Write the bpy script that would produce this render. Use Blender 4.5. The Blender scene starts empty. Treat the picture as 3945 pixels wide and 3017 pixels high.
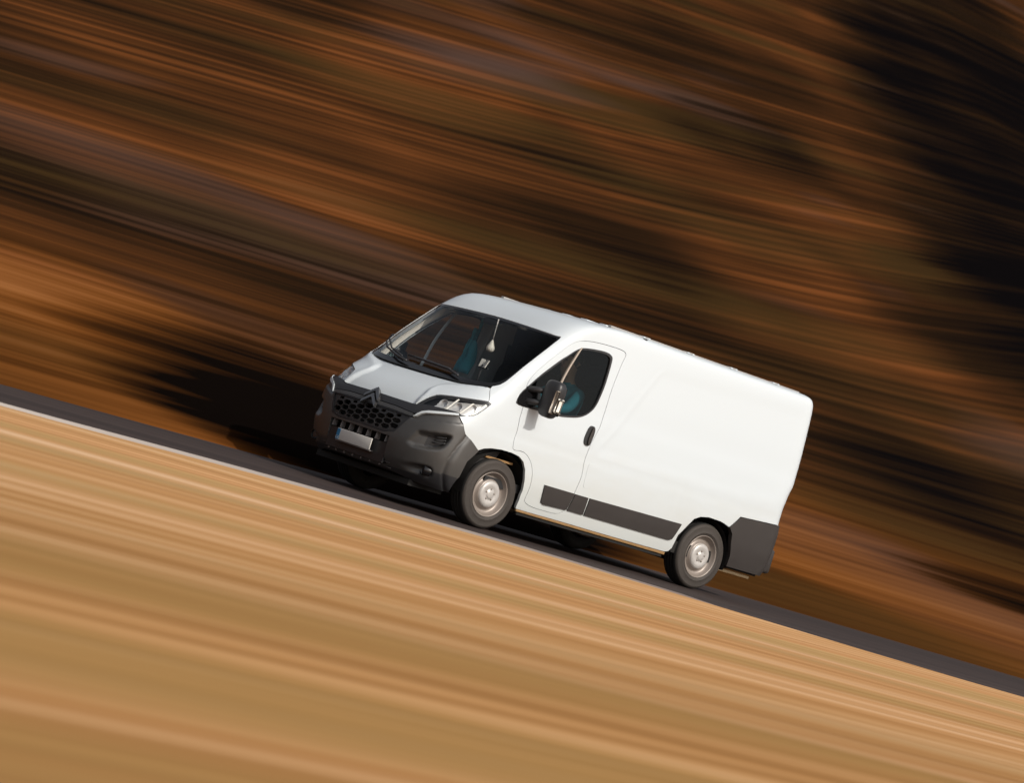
import bpy, bmesh, math, random
import numpy as np
from mathutils import Vector, Matrix
from mathutils.geometry import delaunay_2d_cdt
C = bpy.context.scene
COL = C.collection
R = math.radians
random.seed(7)

# ------------------------------------------------------------------ camera, sky, sun, exposure
cd = bpy.data.cameras.new('camera'); cam = bpy.data.objects.new('camera', cd); COL.objects.link(cam)
cd.sensor_width = 36.0; cd.lens = 122.93; cd.clip_start = 0.5; cd.clip_end = 3000
M3 = Matrix(((0.69864, -0.22770, -0.67827), (-0.65003, 0.19443, -0.73465), (0.29915, 0.95415, -0.01219)))
M4 = M3.to_4x4(); M4.translation = Vector((-21.5095, -25.1583, 0.9288)); cam.matrix_world = M4
cd.dof.use_dof = True; cd.dof.focus_distance = 33.2; cd.dof.aperture_fstop = 2.6
C.camera = cam
SUN_EL, SUN_AZ = R(37), math.atan2(0.07, -0.997)          # azimuth measured from +Y towards +X
w = bpy.data.worlds.new('World'); C.world = w; w.use_nodes = True
nt = w.node_tree; bg = nt.nodes['Background']
sky = nt.nodes.new('ShaderNodeTexSky'); sky.sky_type = 'NISHITA'; sky.sun_disc = False
sky.sun_elevation = SUN_EL; sky.sun_rotation = SUN_AZ; sky.dust_density = 4.0; sky.air_density = 1.0; sky.ozone_density = .6
hs = nt.nodes.new('ShaderNodeHueSaturation'); hs.inputs['Saturation'].default_value = .35        # hazy autumn sky
nt.links.new(sky.outputs['Color'], hs.inputs['Color']); nt.links.new(hs.outputs['Color'], bg.inputs['Color']); bg.inputs['Strength'].default_value = 0.115
ld = bpy.data.lights.new('sun', 'SUN'); sun = bpy.data.objects.new('sun', ld); COL.objects.link(sun)
ld.energy = 3.0; ld.angle = R(0.5); ld.color = (1.0, 0.92, 0.82)
sd = Vector((math.sin(SUN_AZ) * math.cos(SUN_EL), math.cos(SUN_AZ) * math.cos(SUN_EL), math.sin(SUN_EL)))
sun.rotation_euler = sd.to_track_quat('Z', 'Y').to_euler(); sun.location = (10, -30, 30)
C.view_settings.view_transform = 'Standard'; C.view_settings.look = 'None'
C.view_settings.exposure = 0.0; C.view_settings.gamma = 1.0; C.view_settings.use_curve_mapping = False

# ------------------------------------------------------------------ materials
def new_mat(name):
    m = bpy.data.materials.new(name); m.use_nodes = True
    return m, m.node_tree, m.node_tree.nodes['Principled BSDF']
def pmat(name, col, rough=.5, metal=0.0, spec=.5, wear=.06, scale=14.0, coat=0.0, bump=0.0):
    """principled material with a little procedural colour and roughness wear"""
    m, t, b = new_mat(name); N, L = t.nodes, t.links
    tc = N.new('ShaderNodeTexCoord'); no = N.new('ShaderNodeTexNoise'); no.inputs['Scale'].default_value = scale
    no.inputs['Detail'].default_value = 5; no.inputs['Roughness'].default_value = .6
    L.new(tc.outputs['Object'], no.inputs['Vector'])
    mx = N.new('ShaderNodeMix'); mx.data_type = 'RGBA'
    mx.inputs[6].default_value = (*[c * (1 - wear) for c in col], 1); mx.inputs[7].default_value = (*[min(1, c * (1 + wear)) for c in col], 1)
    L.new(no.outputs['Fac'], mx.inputs[0]); L.new(mx.outputs[2], b.inputs['Base Color'])
    mr = N.new('ShaderNodeMapRange'); mr.inputs['To Min'].default_value = max(.02, rough - .08); mr.inputs['To Max'].default_value = min(1, rough + .08)
    L.new(no.outputs['Fac'], mr.inputs['Value']); L.new(mr.outputs['Result'], b.inputs['Roughness'])
    b.inputs['Metallic'].default_value = metal; b.inputs['Specular IOR Level'].default_value = spec
    b.inputs['Coat Weight'].default_value = coat; b.inputs['Coat Roughness'].default_value = .06
    if bump:
        bp = N.new('ShaderNodeBump'); bp.inputs['Strength'].default_value = bump; bp.inputs['Distance'].default_value = .01
        n2 = N.new('ShaderNodeTexNoise'); n2.inputs['Scale'].default_value = scale * 8; L.new(tc.outputs['Object'], n2.inputs['Vector'])
        L.new(n2.outputs['Fac'], bp.inputs['Height']); L.new(bp.outputs['Normal'], b.inputs['Normal'])
    return m
def glass_mat(name, tint, rough=.02, ior=1.5):
    m = bpy.data.materials.new(name); m.use_nodes = True; t = m.node_tree; N, L = t.nodes, t.links
    N.remove(N['Principled BSDF']); out = N['Material Output']
    tr = N.new('ShaderNodeBsdfTransparent'); tr.inputs['Color'].default_value = (*tint, 1)
    gl = N.new('ShaderNodeBsdfGlossy'); gl.inputs['Roughness'].default_value = rough; gl.inputs['Color'].default_value = (.9, .93, .95, 1)
    fr = N.new('ShaderNodeFresnel'); ge = N.new('ShaderNodeNewGeometry'); mi = N.new('ShaderNodeMapRange')
    mi.inputs['To Min'].default_value = ior; mi.inputs['To Max'].default_value = 1 / ior      # thin pane: the same from both faces
    L.new(ge.outputs['Backfacing'], mi.inputs['Value']); L.new(mi.outputs[0], fr.inputs['IOR'])
    mx = N.new('ShaderNodeMixShader'); L.new(fr.outputs[0], mx.inputs[0]); L.new(tr.outputs[0], mx.inputs[1]); L.new(gl.outputs[0], mx.inputs[2])
    L.new(mx.outputs[0], out.inputs['Surface'])
    return m
def paint_mat():
    """white van paint: road film towards the sills, faint mottling"""
    m, t, b = new_mat('white_paint'); N, L = t.nodes, t.links
    g = N.new('ShaderNodeNewGeometry'); sx = N.new('ShaderNodeSeparateXYZ'); L.new(g.outputs['Position'], sx.inputs[0])
    no = N.new('ShaderNodeTexNoise'); no.inputs['Scale'].default_value = 3; no.inputs['Detail'].default_value = 7; no.inputs['Roughness'].default_value = .65
    mp = N.new('ShaderNodeMapping'); mp.inputs['Scale'].default_value = (.5, 1, 1.6); L.new(g.outputs['Position'], mp.inputs['Vector']); L.new(mp.outputs[0], no.inputs['Vector'])
    ad = N.new('ShaderNodeMath'); ad.operation = 'MULTIPLY_ADD'; ad.inputs[1].default_value = -1.25; L.new(sx.outputs['Z'], ad.inputs[0]); L.new(no.outputs['Fac'], ad.inputs[2])
    mr = N.new('ShaderNodeMapRange'); mr.interpolation_type = 'SMOOTHSTEP'
    mr.inputs['From Min'].default_value = -1.1; mr.inputs['From Max'].default_value = .35; L.new(ad.outputs[0], mr.inputs['Value'])
    mx = N.new('ShaderNodeMix'); mx.data_type = 'RGBA'; L.new(mr.outputs[0], mx.inputs[0])
    mx.inputs[6].default_value = (.555, .605, .64, 1); mx.inputs[7].default_value = (.51, .53, .515, 1)
    L.new(mx.outputs[2], b.inputs['Base Color']); b.inputs['Roughness'].default_value = .38
    b.inputs['Coat Weight'].default_value = .35; b.inputs['Coat Roughness'].default_value = .08
    return m
# ------------------------------------------------------------------ van body surface: plan outlines stacked in height
KEYS=[ # v,   z,    W,     xf,    D,   n,   xr
 (.20,.20, .955, .14, .60, 2.6, 4.83),
 (.30,.30, .985, .04, .60, 2.7, 4.87),
 (.42,.42,1.005,-.02, .60, 2.8, 4.91),
 (.56,.56,1.020,-.03, .60, 2.9, 4.92),
 (.75,.75,1.025,-.005,.58, 3.0, 4.92),
 (.90,.90,1.025, .045,.54, 3.1, 4.90),
 (1.00,1.00,1.022,.11,.53, 3.1, 4.90),
 (1.10,1.10,1.020,.215,.50,3.1, 4.91),
 (1.20,1.20,1.015,.36,.46, 3.2, 4.93),
 (1.30,1.30,1.010, .49,.42, 3.5, 4.96),
 (1.38,1.38,1.003,.595,.38, 3.8, 4.965),
 (1.60,1.60,.990, .80,.36, 4.0, 4.97),
 (1.80,1.80,.974,1.00,.35, 4.0, 4.97),
 (1.99,2.00,.956,1.215,.34, 4.0, 4.97),
 (2.10,2.125,.942,1.39,.36, 4.0, 4.965),
 (2.16,2.178,.930,1.525,.38, 3.9, 4.95),
 (2.25,2.208,.900,1.72,.40,3.6, 4.93),
 (2.32,2.224,.845,1.90,.42, 3.2, 4.90),
 (2.40,2.234,.70,2.15,.44, 2.8, 4.87),
 (2.50,2.241,.40,2.45,.40, 2.4, 4.84),
 (2.60,2.244,.001,2.8,.30, 2.2, 4.80)]
def _pchip(xs,ys):
    n=len(xs);h=[xs[i+1]-xs[i] for i in range(n-1)];d=[(ys[i+1]-ys[i])/h[i] for i in range(n-1)];m=[0]*n
    m[0]=d[0];m[-1]=d[-1]
    for i in range(1,n-1):
        m[i]=0 if d[i-1]*d[i]<=0 else 3*(h[i-1]+h[i])/((2*h[i]+h[i-1])/d[i-1]+(h[i]+2*h[i-1])/d[i])
    def f(x):
        x=min(max(x,xs[0]),xs[-1]);i=0
        while i<n-2 and x>xs[i+1]:i+=1
        t=(x-xs[i])/h[i]
        return ys[i]*(1+2*t)*(1-t)**2+h[i]*m[i]*t*(1-t)**2+ys[i+1]*t*t*(3-2*t)+h[i]*m[i+1]*t*t*(t-1)
    return f
PF=[_pchip([k[0] for k in KEYS],[k[j] for k in KEYS]) for j in range(1,7)]
RB=.07
PF = [_pchip([k[0] for k in KEYS], [k[j] for k in KEYS]) for j in range(1, 7)] if False else PF
RB = .10
_NT = 1600
_TAB = [[f(.2 + 2.4 * i / _NT) for f in PF] for i in range(_NT + 1)]
def prof(v):
    t = min(max((v - .2) / 2.4 * _NT, 0), _NT - 1e-6); i = int(t); q = t - i
    a, b = _TAB[i], _TAB[i + 1]
    return [a[j] + (b[j] - a[j]) * q for j in range(6)]
def P0(s, v):
    z, W, xf, D, n, xr = prof(v); a = min(abs(s), 1.0); sg = -1 if s < 0 else 1
    if a <= .5:
        ph = a * math.pi
        y = W * math.sin(ph) ** (2 / n); x = xf + D * (1 - max(0, math.cos(ph)) ** (2 / n))
    else:
        x = xf + D + (a - .5) / .5 * (xr - xf - D); y = W
        e = x - (xr - RB)
        if e > 0: y = W - .05 * (e / RB) ** 2
    return Vector((x, sg * y, z))
def nrm(s, v):
    h = .004
    s1, s2 = max(-1, s - h), min(1, s + h); v1, v2 = max(.2, v - h), min(2.6, v + h)
    n = (P0(s, v2) - P0(s, v1)).cross(P0(s2, v) - P0(s1, v))
    n = n.normalized() if n.length > 1e-12 else Vector((0, 0, 1))
    return n
def s_x(x, v):
    z, W, xf, D, n, xr = prof(v)
    if x >= xf + D: return .5 + .5 * (x - xf - D) / (xr - xf - D)
    t = max(0, 1 - (x - xf) / D); return math.acos(min(1, t ** (n / 2))) / math.pi
def s_y(y, v):
    z, W, xf, D, n, xr = prof(v); return math.asin(min(1, (abs(y) / W) ** (n / 2))) / math.pi * (-1 if y < 0 else 1)
# metric chart of the surface, so that cells come out even: arc length along the outline at bumper height
_SS = [.5 * i / 400 for i in range(401)]
_PP = [P0(s_, .75) for s_ in _SS]; _UU = [0.0]
for i in range(400): _UU.append(_UU[-1] + (_PP[i + 1] - _PP[i]).length)
_UU = [u * 1.35 / _UU[-1] for u in _UU]
def chart(s, v):
    a = abs(s); u = float(np.interp(a, _SS, _UU)) if a <= .5 else 1.35 + (a - .5) * 8.8
    return (u if s >= 0 else -u, v if v < 2.2 else 2.2 + (v - 2.2) * 2.5)
def unchart(u, w):
    a = abs(u); s = float(np.interp(a, _UU, _SS)) if a <= 1.35 else .5 + (a - 1.35) / 8.8
    return (s if u >= 0 else -s, w if w < 2.2 else 2.2 + (w - 2.2) / 2.5)
def U(q): return chart(q / 2.7, 1)[0]
def chaikin(pts, k=1, closed=True):
    for _ in range(k):
        o = []; n = len(pts)
        for i in range(n):
            a, b = pts[i], pts[(i + 1) % n]
            o += [(a[0] * .75 + b[0] * .25, a[1] * .75 + b[1] * .25), (a[0] * .25 + b[0] * .75, a[1] * .25 + b[1] * .75)]
        pts = o
    return pts
def resample(pts, res):
    o = []; n = len(pts)
    for i in range(n):
        a, b = pts[i], pts[(i + 1) % n]; d = math.hypot(b[0] - a[0], b[1] - a[1])
        if d < 1e-5: continue
        k = max(1, int(math.ceil(d / res)))
        o += [(a[0] + (b[0] - a[0]) * j / k, a[1] + (b[1] - a[1]) * j / k) for j in range(k)]
    return o
def area(p): return .5 * sum(p[i - 1][0] * p[i][1] - p[i][0] * p[i - 1][1] for i in range(len(p)))
def inset(pts, d):
    """move a closed outline inwards by d (chart metres); negative grows it"""
    if area(pts) < 0: pts = pts[::-1]
    o = []; n = len(pts)
    for i in range(n):
        a, b, c = pts[i - 1], pts[i], pts[(i + 1) % n]
        e1 = (b[0] - a[0], b[1] - a[1]); e2 = (c[0] - b[0], c[1] - b[1])
        l1 = math.hypot(*e1) or 1; l2 = math.hypot(*e2) or 1
        n1 = (-e1[1] / l1, e1[0] / l1); n2 = (-e2[1] / l2, e2[0] / l2)
        m = (n1[0] + n2[0], n1[1] + n2[1]); q = 1 + n1[0] * n2[0] + n1[1] * n2[1]
        q = max(q, .5); o.append((b[0] + d * m[0] / q, b[1] + d * m[1] / q))
    return o
def inside(px, py, poly):
    r = np.zeros(len(px), bool); n = len(poly)
    for i in range(n):
        x1, y1 = poly[i - 1]; x2, y2 = poly[i]
        if y1 == y2: continue
        c = ((y1 > py) != (y2 > py)) & (px < (x2 - x1) * (py - y1) / (y2 - y1) + x1)
        r ^= c
    return r
def seg_dist(px, py, poly):
    d = np.full(len(px), 1e9); n = len(poly)
    for i in range(n):
        x1, y1 = poly[i - 1]; x2, y2 = poly[i]; dx, dy = x2 - x1, y2 - y1; l = dx * dx + dy * dy
        if l < 1e-12: continue
        t = np.clip(((px - x1) * dx + (py - y1) * dy) / l, 0, 1)
        d = np.minimum(d, np.hypot(px - x1 - t * dx, py - y1 - t * dy))
    return d
def CH(pts): return [chart(*p) for p in pts]
def rquad(q, f=.16):
    o = []
    for i in range(4):
        a, c = q[i], q[(i + 1) % 4]; o += [(a[0] + (c[0] - a[0]) * t, a[1] + (c[1] - a[1]) * t) for t in (f, 1 - f)]
    return chaikin(o, 1)
def shrink(q, d):
    cx = sum(p[0] for p in q) / len(q); cy = sum(p[1] for p in q) / len(q)
    return [(cx + (p[0] - cx) * d, cy + (p[1] - cy) * d) for p in q]
def mir(pts): return [(-a, b) for a, b in pts][::-1]
def full(half): return half + [(-a, b) for a, b in half[::-1] if abs(a) > 1e-6]
EMB = []                                     # functions (u, w arrays) -> depth along the normal
def link(name, me, mat, parent=None):
    o = bpy.data.objects.new(name, me); COL.objects.link(o)
    for m in (mat if isinstance(mat, (list, tuple)) else [mat]): me.materials.append(m)
    if parent: o.parent = parent
    return o
def panel(name, outer, mat, parent, holes=(), res=.04, lift=0.0, lip=.018, emb=True, matfun=None, flip=False):
    """a panel cut out of the body surface; outlines in chart metres, its edges folded inwards by lip"""
    outer = resample(outer, res); holes = [resample(h, res) for h in holes]
    if area(outer) < 0: outer = outer[::-1]
    holes = [h[::-1] if area(h) > 0 else h for h in holes]
    V = list(outer); E = [(i, (i + 1) % len(outer)) for i in range(len(outer))]; loops = [list(range(len(outer)))]
    for h in holes:
        b = len(V); V += h; E += [(b + i, b + (i + 1) % len(h)) for i in range(len(h))]; loops.append([b + i for i in range(len(h))])
    us = [p[0] for p in outer]; ws = [p[1] for p in outer]
    gx = np.arange(min(us) + res * .5, max(us), res); gy = np.arange(min(ws) + res * .5, max(ws), res * .87)
    X, Y = np.meshgrid(gx, gy); X = X + (np.arange(len(gy)) % 2)[:, None] * res * .5
    X = X.ravel(); Y = Y.ravel()
    ok = inside(X, Y, outer)
    for h in holes: ok &= ~inside(X, Y, h)
    X, Y = X[ok], Y[ok]
    ok = seg_dist(X, Y, outer) > res * .45
    for h in holes: ok &= seg_dist(X, Y, h) > res * .45
    V += list(zip(X[ok].tolist(), Y[ok].tolist()))
    r = delaunay_2d_cdt([Vector(p) for p in V], E, [], 0, 1e-6)
    ov, of, orig = r[0], r[2], r[3]
    tri = [f for f in of if len(f) == 3]
    cx = np.array([sum(ov[i].x for i in f) / 3 for f in tri]); cy = np.array([sum(ov[i].y for i in f) / 3 for f in tri])
    ok = inside(cx, cy, outer)
    for h in holes: ok &= ~inside(cx, cy, h)
    def alt(f):
        a, b_, c = (ov[i] for i in f); l = max((a - b_).length, (b_ - c).length, (c - a).length)
        return abs((b_ - a).x * (c - a).y - (b_ - a).y * (c - a).x) / max(l, 1e-9)
    tri = [f for f, k in zip(tri, ok) if k and alt(f) > 3e-4]
    UV = np.array([(p.x, p.y) for p in ov]); dep = np.zeros(len(UV))
    if emb:
        for fn in EMB: dep += fn(UV[:, 0], UV[:, 1])
    co = []; nn = []
    for (u, wv), d in zip(UV, dep):
        s, v = unchart(u, wv); n = nrm(s, v); co.append(P0(s, v) + n * (lift + d)); nn.append(n)
    faces = []
    for f in tri:
        a, b, c = co[f[0]], co[f[1]], co[f[2]]
        n = (b - a).cross(c - a)
        faces.append(tuple(f) if n.dot(nn[f[0]]) > 0 else tuple(f[::-1]))
    nf = len(faces)
    if lip:
        # boundary edges: used once
        cnt = {}
        for f in faces:
            for i in range(3):
                e = (f[i], f[(i + 1) % 3]); k = (min(e), max(e)); cnt[k] = None if k in cnt else e
        m1, m2 = {}, {}
        for e in [e for e in cnt.values() if e]:
            for i in e:
                if i not in m1:
                    m1[i] = len(co); co.append(co[i].copy()); m2[i] = len(co); co.append(co[i] - nn[i] * lip)
            a, b = e; faces.append((m1[b], m1[a], m2[a], m2[b]))
    me = bpy.data.meshes.new(name); me.from_pydata([tuple(c) for c in co], [], faces); me.update()
    me.polygons.foreach_set('use_smooth', [True] * nf + [False] * (len(faces) - nf))
    if matfun:
        mi = matfun(UV)
        for k, f in enumerate(tri): me.polygons[k].material_index = int(mi[f[0]] and mi[f[1]] and mi[f[2]])
    return link(name, me, mat, parent)
# ------------------------------------------------------------------ plain mesh helpers
class MB:
    def __init__(self): self.v = []; self.f = []; self.sm = []
    def add(self, vs, fs, smooth=False, mtx=None):
        b = len(self.v); self.v += [tuple(mtx @ Vector(p)) if mtx else tuple(p) for p in vs]
        self.f += [tuple(b + i for i in f) for f in fs]; self.sm += [smooth] * len(fs); return self
    def box(self, lo, hi, mtx=None, bev=0.0):
        bm = bmesh.new(); bmesh.ops.create_cube(bm, size=1)
        for vtx in bm.verts: vtx.co = Vector([lo[i] + (hi[i] - lo[i]) * (vtx.co[i] + .5) for i in range(3)])
        if bev: bmesh.ops.bevel(bm, geom=bm.edges[:], offset=bev, segments=2, affect='EDGES', profile=.5)
        bm.verts.ensure_lookup_table(); bm.verts.index_update()
        self.add([v.co.copy() for v in bm.verts], [[v.index for v in f.verts] for f in bm.faces], bev > 0, mtx); bm.free(); return self
    def lathe(self, prof, seg=48, mtx=None, axis='y', close=False):
        vs = []; fs = []; n = len(prof)
        for k in range(seg):
            a = 2 * math.pi * k / seg
            for r, t in prof: vs.append((r * math.cos(a), t, r * math.sin(a)))
        for k in range(seg):
            k2 = (k + 1) % seg
            for i in range(n - 1): fs.append((k * n + i, k * n + i + 1, k2 * n + i + 1, k2 * n + i))
        return self.add(vs, fs, True, mtx)
    def tube(self, pts, r, seg=8, caps=True):
        pts = [Vector(p) for p in pts]; rr = r if isinstance(r, (list, tuple)) else [r] * len(pts); vs = []; fs = []
        for i, p in enumerate(pts):
            d = (pts[min(i + 1, len(pts) - 1)] - pts[max(i - 1, 0)]).normalized(); q = d.to_track_quat('Z', 'Y')
            for k in range(seg):
                a = 2 * math.pi * k / seg; vs.append(p + q @ Vector((rr[i] * math.cos(a), rr[i] * math.sin(a), 0)))
        for i in range(len(pts) - 1):
            for k in range(seg): k2 = (k + 1) % seg; fs.append((i * seg + k, i * seg + k2, (i + 1) * seg + k2, (i + 1) * seg + k))
        if caps: fs += [tuple(range(seg))[::-1], tuple((len(pts) - 1) * seg + k for k in range(seg))]
        return self.add(vs, fs, True)
    def prism(self, prof, y0, y1):
        """profile of (x, z) points drawn out along y"""
        n = len(prof); vs = [(x, y0, z) for x, z in prof] + [(x, y1, z) for x, z in prof]
        fs = [(i, (i + 1) % n, n + (i + 1) % n, n + i) for i in range(n)] + [tuple(range(n))[::-1], tuple(range(n, 2 * n))]
        return self.add(vs, fs)
    def mesh(self, name):
        me = bpy.data.meshes.new(name); me.from_pydata(self.v, [], self.f); me.update()
        bm = bmesh.new(); bm.from_mesh(me); bmesh.ops.recalc_face_normals(bm, faces=bm.faces[:]); bm.to_mesh(me); bm.free()
        me.polygons.foreach_set('use_smooth', self.sm); return me
    def build(self, name, mat, parent=None): return link(name, self.mesh(name), mat, parent)
def bevel(o, wd, seg=2):
    m = o.modifiers.new('bevel', 'BEVEL'); m.width = wd; m.segments = seg; m.limit_method = 'ANGLE'; m.angle_limit = R(40); return o
def empty(name, loc=(0, 0, 0)):
    o = bpy.data.objects.new(name, None); COL.objects.link(o); o.location = loc; return o
def tag(o, label, cat, group=None):
    o['label'] = label; o['category'] = cat
    if group: o['group'] = group
    return o
def copy_tree(o, parent=None):
    kids = list(o.children); c = o.copy(); COL.objects.link(c)
    if parent: c.parent = parent
    for k in kids: copy_tree(k, c)
    return c
# ------------------------------------------------------------------ outlines of the panels (s along the plan outline, v up), near half
HEADL = [(-.1229,.9454),(-.1312,.9964),(-.1397,1.0446),(-.151,1.0822),(-.1623,1.0949),(-.2034,1.1154),(-.2683,1.1359),(-.3396,1.1566),(-.4008,1.1704),(-.427,1.1615),(-.4344,1.144),(-.4367,1.0899),(-.4304,1.0278),(-.4178,.9977),(-.3978,.9803),(-.3564,.9640),(-.3404,.9835),(-.2828,.9822),(-.2088,.9721),(-.148,.9618)]
WSE = [(-.308,1.319),(-.335,1.356),(-.344,1.405),(-.349,1.52),(-.353,1.66),(-.354,1.816),(-.352,1.94),(-.340,1.966),(-.30,1.962)]
WST = [(-.1236,1.972),(0,1.985)]
WSB = [(-.2619,1.3001),(-.197,1.2847),(-.1092,1.2711),(-.0318,1.266),(0,1.2655)]
R_ARCH = [(-.9128,.709),(-.9040,.728),(-.8956,.739),(-.8755,.7424),(-.8625,.7233),(-.8534,.6843),(-.8467,.6037),(-.8374,.4831),(-.8370,.34),(-.8338,.30),(-.828,.288)]
F_ARCH = [(-.5781,.282),(-.5825,.3699),(-.5838,.4636),(-.5814,.5663),(-.5766,.6638),(-.5702,.7295),(-.5617,.7658),(-.55,.778),(-.5336,.7772),(-.518,.7604),(-.5083,.7377),(-.5014,.7062)]
BUMP_R = [(-.4721,.7765),(-.4488,.804),(-.4386,.8169),(-.4064,.8956),(-.3564,.9586)]
STRIP = [(-.1488,.8265),(-.1572,.863),(-.1703,.8952),(-.1956,.92),(-.2474,.9432),(-.293,.9612),(-.3404,.9791),(-.3500,.9610),(-.3012,.9405),(-.2331,.9111),(-.1903,.8901),(-.1743,.8700),(-.1603,.8395)]
WINDOW = [(-.5033,1.2279),(-.4990,1.285),(-.4955,1.3384),(-.496,1.4627),(-.4985,1.6201),(-.5000,1.7791),(-.5020,1.8613),(-.5052,1.9144),(-.5128,1.9372),(-.5389,1.9600),(-.5541,1.9600),(-.5653,1.9407),(-.5716,1.9074),(-.5844,1.7957),(-.5975,1.6637),(-.6068,1.5266),(-.6112,1.4184),(-.6091,1.3411),(-.5998,1.2874),(-.5841,1.2581),(-.5746,1.2450),(-.5304,1.2320)]
DOOR = [(-.5496,.80),(-.5480,.86),(-.5411,1.0147),(-.5182,1.2064),(-.4984,1.382),(-.4816,1.4582),(-.470,1.5506),(-.4660,1.7043),(-.4681,1.8539),(-.4727,1.9235),(-.4875,1.9850),(-.5113,2.0199),(-.5632,2.0314),(-.5800,2.015),(-.5876,1.9683),(-.6399,1.3093),(-.6627,.8518),(-.6597,.5771),(-.6549,.4044),(-.6506,.3717),(-.6457,.3489),(-.6382,.3331),(-.5889,.3341),(-.5920,.4604),(-.5914,.578),(-.5871,.6766),(-.5812,.7433),(-.573,.7976),(-.564,.8200)]
VENT = [(-.2014,.7284),(-.2475,.7382),(-.3072,.7544),(-.3576,.766),(-.3753,.7592),(-.3803,.7431),(-.3742,.6926),(-.3601,.6375),(-.3455,.6082),(-.3284,.5914),(-.2729,.5681),(-.2057,.5549),(-.1656,.5825)]
FOGP = [(-.1576,.3769),(-.2217,.4178),(-.2906,.4327),(-.3255,.4302),(-.3392,.4018),(-.335,.3498),(-.3141,.3222),(-.2612,.3181),(-.2016,.3251)]
CREASE = [(-.1219,.9455),(-.1112,1.0778),(-.0988,1.1508),(-.1027,1.1964),(-.1431,1.2292),(-.1949,1.2548),(-.29,1.29),(-.29,1.40),(0,1.40),(0,.9455)]
CREASE = CREASE[:3] + CREASE[3:]
sstep = lambda t: np.clip(t, 0, 1) ** 2 * (3 - 2 * np.clip(t, 0, 1))
def pocket(poly, depth, edge, shape=None):
    pl = [(-a, b) for a, b in CH(poly)]
    def f(u, wv):
        au = np.abs(u); d = np.where(inside(au, wv, pl), seg_dist(au, wv, pl), 0)
        k = sstep(d / edge)
        return -depth * k * (shape(au, wv) if shape else 1)
    return f
EMB.append(pocket(chaikin(CH(VENT), 1) and VENT, .075, .035, lambda u, v: np.clip((u - U(.42)) / (U(.80) - U(.42)), .12, 1)))
EMB.append(pocket(FOGP, .055, .04, lambda u, v: np.clip((u - U(.45)) / (U(.75) - U(.45)), .25, 1)))
def hood_emb(u, wv):
    pl = [(-a, b) for a, b in CH(CREASE)]; au = np.abs(u)
    d = np.where(inside(au, wv, pl), seg_dist(np.maximum(au, .0), wv, [p for p in pl]), 0)
    # only the crease side of the outline counts
    line = pl[:7]; q = np.full(len(u), 1e9)
    for i in range(6):
        x1, y1 = line[i]; x2, y2 = line[i + 1]; dx, dy = x2 - x1, y2 - y1
        t = np.clip(((au - x1) * dx + (wv - y1) * dy) / (dx * dx + dy * dy), 0, 1); q = np.minimum(q, np.hypot(au - x1 - t * dx, wv - y1 - t * dy))
    ins = inside(au, wv, pl)
    return np.where(ins, -.022 * sstep(q / .05), 0) + np.where(~ins & (wv > .93) & (wv < 1.32) & (au < U(1.05)), .006 * np.exp(-(q / .04) ** 2), 0)
EMB.append(hood_emb)
def side_emb(u, wv):
    au = np.abs(u); x = .95 + (au - 1.35) / 4.4 * 4.0; lo = 1.0 + .03 * (x - 2.4); hi = 1.975 + .03 * (x - 2.2)
    e = .05
    k = sstep((x - 2.28) / .06) * sstep((4.78 - x) / .06) * sstep((wv - lo) / e) * sstep((hi - wv) / e)
    k2 = np.where((x > .75) & (x < 4.9), np.exp(-((wv - .93) / .03) ** 2), 0) * .004
    g = 0
    for gx, a, b in ((3.52, .60, 1.02), (4.72, .85, 1.12), (2.22, 1.0, 2.0)):
        g = g + np.where((wv > a) & (wv < b), np.exp(-((x - gx) / .022) ** 2), 0) * .004
    return np.where(au > 1.35, -.004 * k - k2 * .7 - g * .6, 0)
EMB.append(side_emb)
def bump_emb(u, wv):
    au = np.abs(u)
    # upper band steps back; line from (.45,.80) to (1.10,.895)
    line = np.interp(au, [U(.40), U(.69), U(1.10)], [.80, .852, .893]); k = sstep((wv - line) / .012) * (au > U(.40)) * (au < U(1.12)) * (wv < .97)
    # wheel-arch flare: a groove and a swelling behind it
    fl = np.interp(wv, [.41, .52, .60, .70, .80], [U(q_) for q_ in (1.05, 1.066, 1.103, 1.149, 1.212)]); q = au - fl
    on = (wv < .82) & (wv > .2) & (au < 1.4)
    return -.012 * k + np.where(on, -.012 * np.exp(-(q / .010) ** 2) + .012 * sstep(q / .06) * (q > 0), 0)
# ------------------------------------------------------------------ materials of the van
WHITE = paint_mat()
BLACKP = pmat('black_plastic', (.022, .022, .024), .42, wear=.2)
GREYP = pmat('grey_bumper_plastic', (.042, .040, .038), .44, spec=.9, wear=.18, scale=9)
MOULD = pmat('brown_grey_moulding', (.030, .025, .023), .55, wear=.2, scale=9)
GLOSSB = pmat('gloss_black', (.008, .008, .009), .12, wear=.1)
RUBBER = pmat('tyre_rubber', (.036, .029, .024), .72, wear=.2, scale=20, bump=.15)
TREAD = pmat('tread_rubber', (.010, .0095, .009), .8, wear=.2, scale=20)
STEEL = pmat('silver_steel', (.24, .205, .18), .42, metal=.25, wear=.12, scale=9)
CAPM = pmat('silver_hub_cap', (.44, .42, .40), .38, metal=.2, wear=.12, scale=9)
SILVER = pmat('lamp_silver', (.62, .61, .60), .22, metal=.45, wear=.1)
CHROME = pmat('chrome', (.80, .80, .82), .10, metal=1, wear=.04)
DARKC = pmat('dark_chrome', (.16, .16, .165), .25, metal=.8, wear=.1)
UNDER = pmat('underbody_black', (.010, .009, .008), .9, wear=.3)
BOUNCE_TAN = pmat('bounce_orange_metal', (.26, .15, .06), .5, wear=.3, scale=18)  # orange of light bounced off the ground, put into the colour
DARKT = pmat('cab_trim_black', (.012, .012, .013), .75, wear=.2)
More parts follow.
